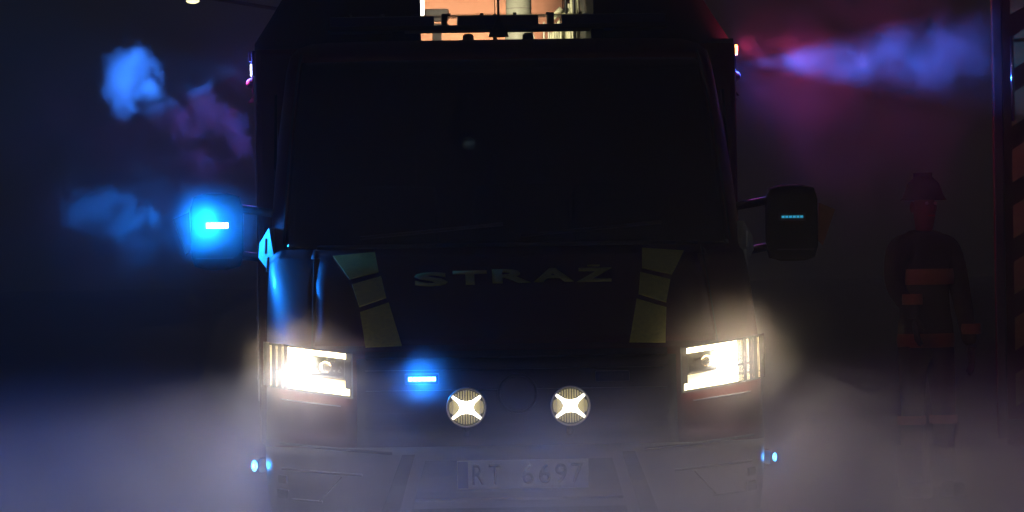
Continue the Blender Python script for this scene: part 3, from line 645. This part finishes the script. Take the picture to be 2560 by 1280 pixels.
# ------------------------------------------------------------------ distant street lamp
sp = empty('street_lamp', (-4.2, 60, 0)); tag(sp, 'street lamp with small pale yellow head far behind the van', 'street lamp')
tube_obj('pole', (0, 0, 0), (0, 0, 6.1), 0.09, 'dark', sp, r1=0.05)
tube_obj('arm', (0, 0, 6.05), (-1.55, 0, 6.32), 0.035, 'dark', sp)
box_obj('head', (-1.72, 0, 6.30), (0.55, 0.22, 0.08), 'dark', sp, bev=0.03)
bm = bmesh.new(); bmesh.ops.create_uvsphere(bm, u_segments=20, v_segments=10, radius=1, matrix=Matrix.Translation((-1.74, 0, 6.255)) @ Matrix.Diagonal((0.125, 0.10, 0.055, 1))); obj('bulb', bm, 'street', sp, True)

# ------------------------------------------------------------------ air: haze, ground fog, smoke
def vol_mat(name, dens, col=(0.9, 0.92, 0.95), g=0.2):
    m = bpy.data.materials.new(name); m.use_nodes = True; nt = m.node_tree; nt.nodes.clear()
    o = nt.nodes.new('ShaderNodeOutputMaterial'); v = nt.nodes.new('ShaderNodeVolumePrincipled')
    v.inputs['Color'].default_value = (*col, 1); v.inputs['Density'].default_value = dens; v.inputs['Anisotropy'].default_value = g
    nt.links.new(v.outputs[0], o.inputs['Volume']); return m, nt, v
m, nt, v = vol_mat('haze_air', 0.0055, g=0.1)
hz = box_obj('haze', (0, 60, 5.5), (250, 250, 13.2), m); hz['kind'] = 'stuff'; tag(hz, 'thin night haze filling the air around everything', 'haze')

def N(nt, t, **kw):
    n = nt.nodes.new(t)
    for k, x in kw.items(): setattr(n, k, x)
    return n
def MA(nt, op, a, b=None, c=None, clamp=False):
    n = N(nt, 'ShaderNodeMath', operation=op); n.use_clamp = clamp
    for i, x in enumerate((a, b, c)):
        if x is None: continue
        if isinstance(x, (int, float)): n.inputs[i].default_value = x
        else: nt.links.new(x, n.inputs[i])
    return n.outputs[0]
# low fog in front of the van
m, nt, v = vol_mat('ground_fog_air', 0.05, col=(0.84, 0.85, 1.0), g=0.35)
tc = N(nt, 'ShaderNodeTexCoord'); sx = N(nt, 'ShaderNodeSeparateXYZ'); nt.links.new(tc.outputs['Object'], sx.inputs[0])
no = N(nt, 'ShaderNodeTexNoise'); no.inputs['Scale'].default_value = 1.5; no.inputs['Detail'].default_value = 4; no.inputs['Distortion'].default_value = 0.9; nt.links.new(tc.outputs['Object'], no.inputs['Vector'])
mr = N(nt, 'ShaderNodeMapRange', interpolation_type='SMOOTHSTEP'); mr.inputs[1].default_value = 0.98; mr.inputs[2].default_value = 0.30; nt.links.new(sx.outputs[2], mr.inputs[0])
n2 = N(nt, 'ShaderNodeMapRange'); n2.inputs[1].default_value = 0.36; n2.inputs[2].default_value = 0.66; n2.inputs[3].default_value = 0.02; n2.inputs[4].default_value = 2.0; nt.links.new(no.outputs[0], n2.inputs[0])
d = MA(nt, 'MULTIPLY', mr.outputs[0], n2.outputs[0]); d = MA(nt, 'MULTIPLY', d, 0.15); nt.links.new(d, v.inputs['Density'])
m.cycles.volume_step_rate = 0.5
bm = bmesh.new(); box(bm, (0, -2.5, 0.55), (13, 11, 1.06)); gf = obj('ground_fog', bm, m); gf['kind'] = 'stuff'
tag(gf, 'pale grey fog lying low in the headlight beams before the van', 'fog'); gf['kind'] = 'stuff'

def smoke(loc, rad, dens, scale, lo, hi, label, rot=(0, 0, 0), seed=0, step=1.0, dist=0.6, col=(0.9, 0.9, 0.95), g=0.0, edge=0.25, gain=4.0, rough=0.55, detail=2.0):
    m, nt, v = vol_mat('smoke_air', dens, col, g)
    tc = N(nt, 'ShaderNodeTexCoord')
    mp = N(nt, 'ShaderNodeMapping'); mp.inputs['Location'].default_value = (seed * 3.1, seed * 1.7, seed * 2.3); mp.inputs['Scale'].default_value = [r for r in rad]
    nt.links.new(tc.outputs['Object'], mp.inputs['Vector'])
    no = N(nt, 'ShaderNodeTexNoise'); no.inputs['Scale'].default_value = scale; no.inputs['Detail'].default_value = detail; no.inputs['Roughness'].default_value = rough; no.inputs['Distortion'].default_value = dist
    nt.links.new(mp.outputs[0], no.inputs['Vector'])
    ln = N(nt, 'ShaderNodeVectorMath', operation='LENGTH'); nt.links.new(tc.outputs['Object'], ln.inputs[0])
    fo = N(nt, 'ShaderNodeMapRange', interpolation_type='SMOOTHSTEP'); fo.inputs[1].default_value = 1.0; fo.inputs[2].default_value = edge; nt.links.new(ln.outputs['Value'], fo.inputs[0])
    # the noise threshold rises towards the rim, so the cloud frays
    th = MA(nt, 'MULTIPLY_ADD', fo.outputs[0], lo - hi, hi)
    x = MA(nt, 'SUBTRACT', no.outputs[0], th); x = MA(nt, 'MULTIPLY', x, gain, clamp=True)
    x = MA(nt, 'MULTIPLY', x, MA(nt, 'POWER', fo.outputs[0], 2.2) if edge == 0.0 else fo.outputs[0]); x = MA(nt, 'MULTIPLY', x, dens); nt.links.new(x, v.inputs['Density'])
    m.cycles.volume_step_rate = step
    bm = bmesh.new(); bmesh.ops.create_icosphere(bm, subdivisions=3, radius=1)
    o = obj('smoke', bm, m); o.location = loc; o.scale = rad; o.rotation_euler = rot; o['kind'] = 'stuff'
    o['label'] = label; o['category'] = 'smoke'
    return o
soft = dict(gain=2.4, dist=0.25, rough=0.62, detail=5.0)
smoke((-1.79, 2.95, 2.20), (0.28, 0.20, 0.33), 6.5, 9.0, 0.35, 0.78, 'bright ragged puff of smoke lit blue by the left body strobe', seed=1, step=0.3, **soft)
smoke((-1.42, 2.9, 1.93), (0.74, 0.30, 0.36), 1.9, 6.5, 0.42, 0.70, 'purple wisp of smoke trailing under the left body strobe', rot=(0, R(30), 0), seed=2, step=0.4, **soft)
smoke((-1.75, 1.25, 1.57), (0.46, 0.28, 0.26), 2.4, 7.0, 0.44, 0.72, 'small puff of smoke drifting out from the glowing mirror strobe', seed=3, step=0.4, **soft)
smoke((-1.60, 1.3, 1.54), (1.05, 0.5, 0.75), 0.45, 4.5, 0.36, 0.62, 'faint blue veil of smoke spreading from the left mirror', seed=4, edge=0.0, step=0.6, **soft)
smoke((-1.75, 2.2, 1.70), (1.15, 0.6, 1.0), 0.24, 3.5, 0.38, 0.64, 'thin violet smoke hanging behind the left mirror', seed=8, step=0.6, **soft)
smoke((1.98, 3.0, 2.27), (0.62, 0.36, 0.36), 2.4, 5.0, 0.40, 0.66, 'soft blue lit smoke drifting against the chevron truck', seed=5, step=0.5, **soft)
smoke((1.50, 2.95, 2.24), (0.50, 0.30, 0.30), 0.6, 5.0, 0.38, 0.62, 'blue smoke at the mouth of the right body strobe', seed=6, step=0.5, **soft)
smoke((1.80, 2.8, 2.10), (1.0, 0.5, 1.15), 0.30, 2.6, 0.32, 0.60, 'reddish haze of smoke around the right amber marker', seed=9, step=0.6, **soft)
smoke((-1.250, 1.08, 1.50), (0.30, 0.20, 0.27), 1.7, 3.0, 0.22, 0.40, 'added mist ball making a blue halo in front of the lit mirror strobe', seed=13, edge=0.0)  # mist added to give the mirror strobe its bloom
smoke((-0.80, -0.12, 0.93), (0.42, 0.28, 0.34), 0.90, 3.0, 0.22, 0.40, 'added mist ball making a warm halo around the headlight below the blue lit mirror', seed=10, edge=0.0)  # extra mist at each headlight stands in for lamp bloom
smoke((0.84, -0.12, 0.95), (0.45, 0.28, 0.40), 0.95, 3.0, 0.22, 0.40, 'added mist ball making a warm halo around the headlight below the unlit mirror', seed=11, edge=0.0)  # extra mist for this lamp's bloom too
smoke((-0.372, -0.12, 0.885), (0.24, 0.16, 0.20), 1.0, 4.0, 0.22, 0.40, 'added mist ball making a blue halo around the lit grille strobe', seed=12, edge=0.0)  # small mist ball put in to carry the grille strobe's halo
smoke((0.0, 10.2, 2.9), (1.25, 2.0, 1.3), 4.0, 0.9, 0.20, 0.45, 'thick smoke glowing orange behind the roof deck', seed=7, step=0.9)
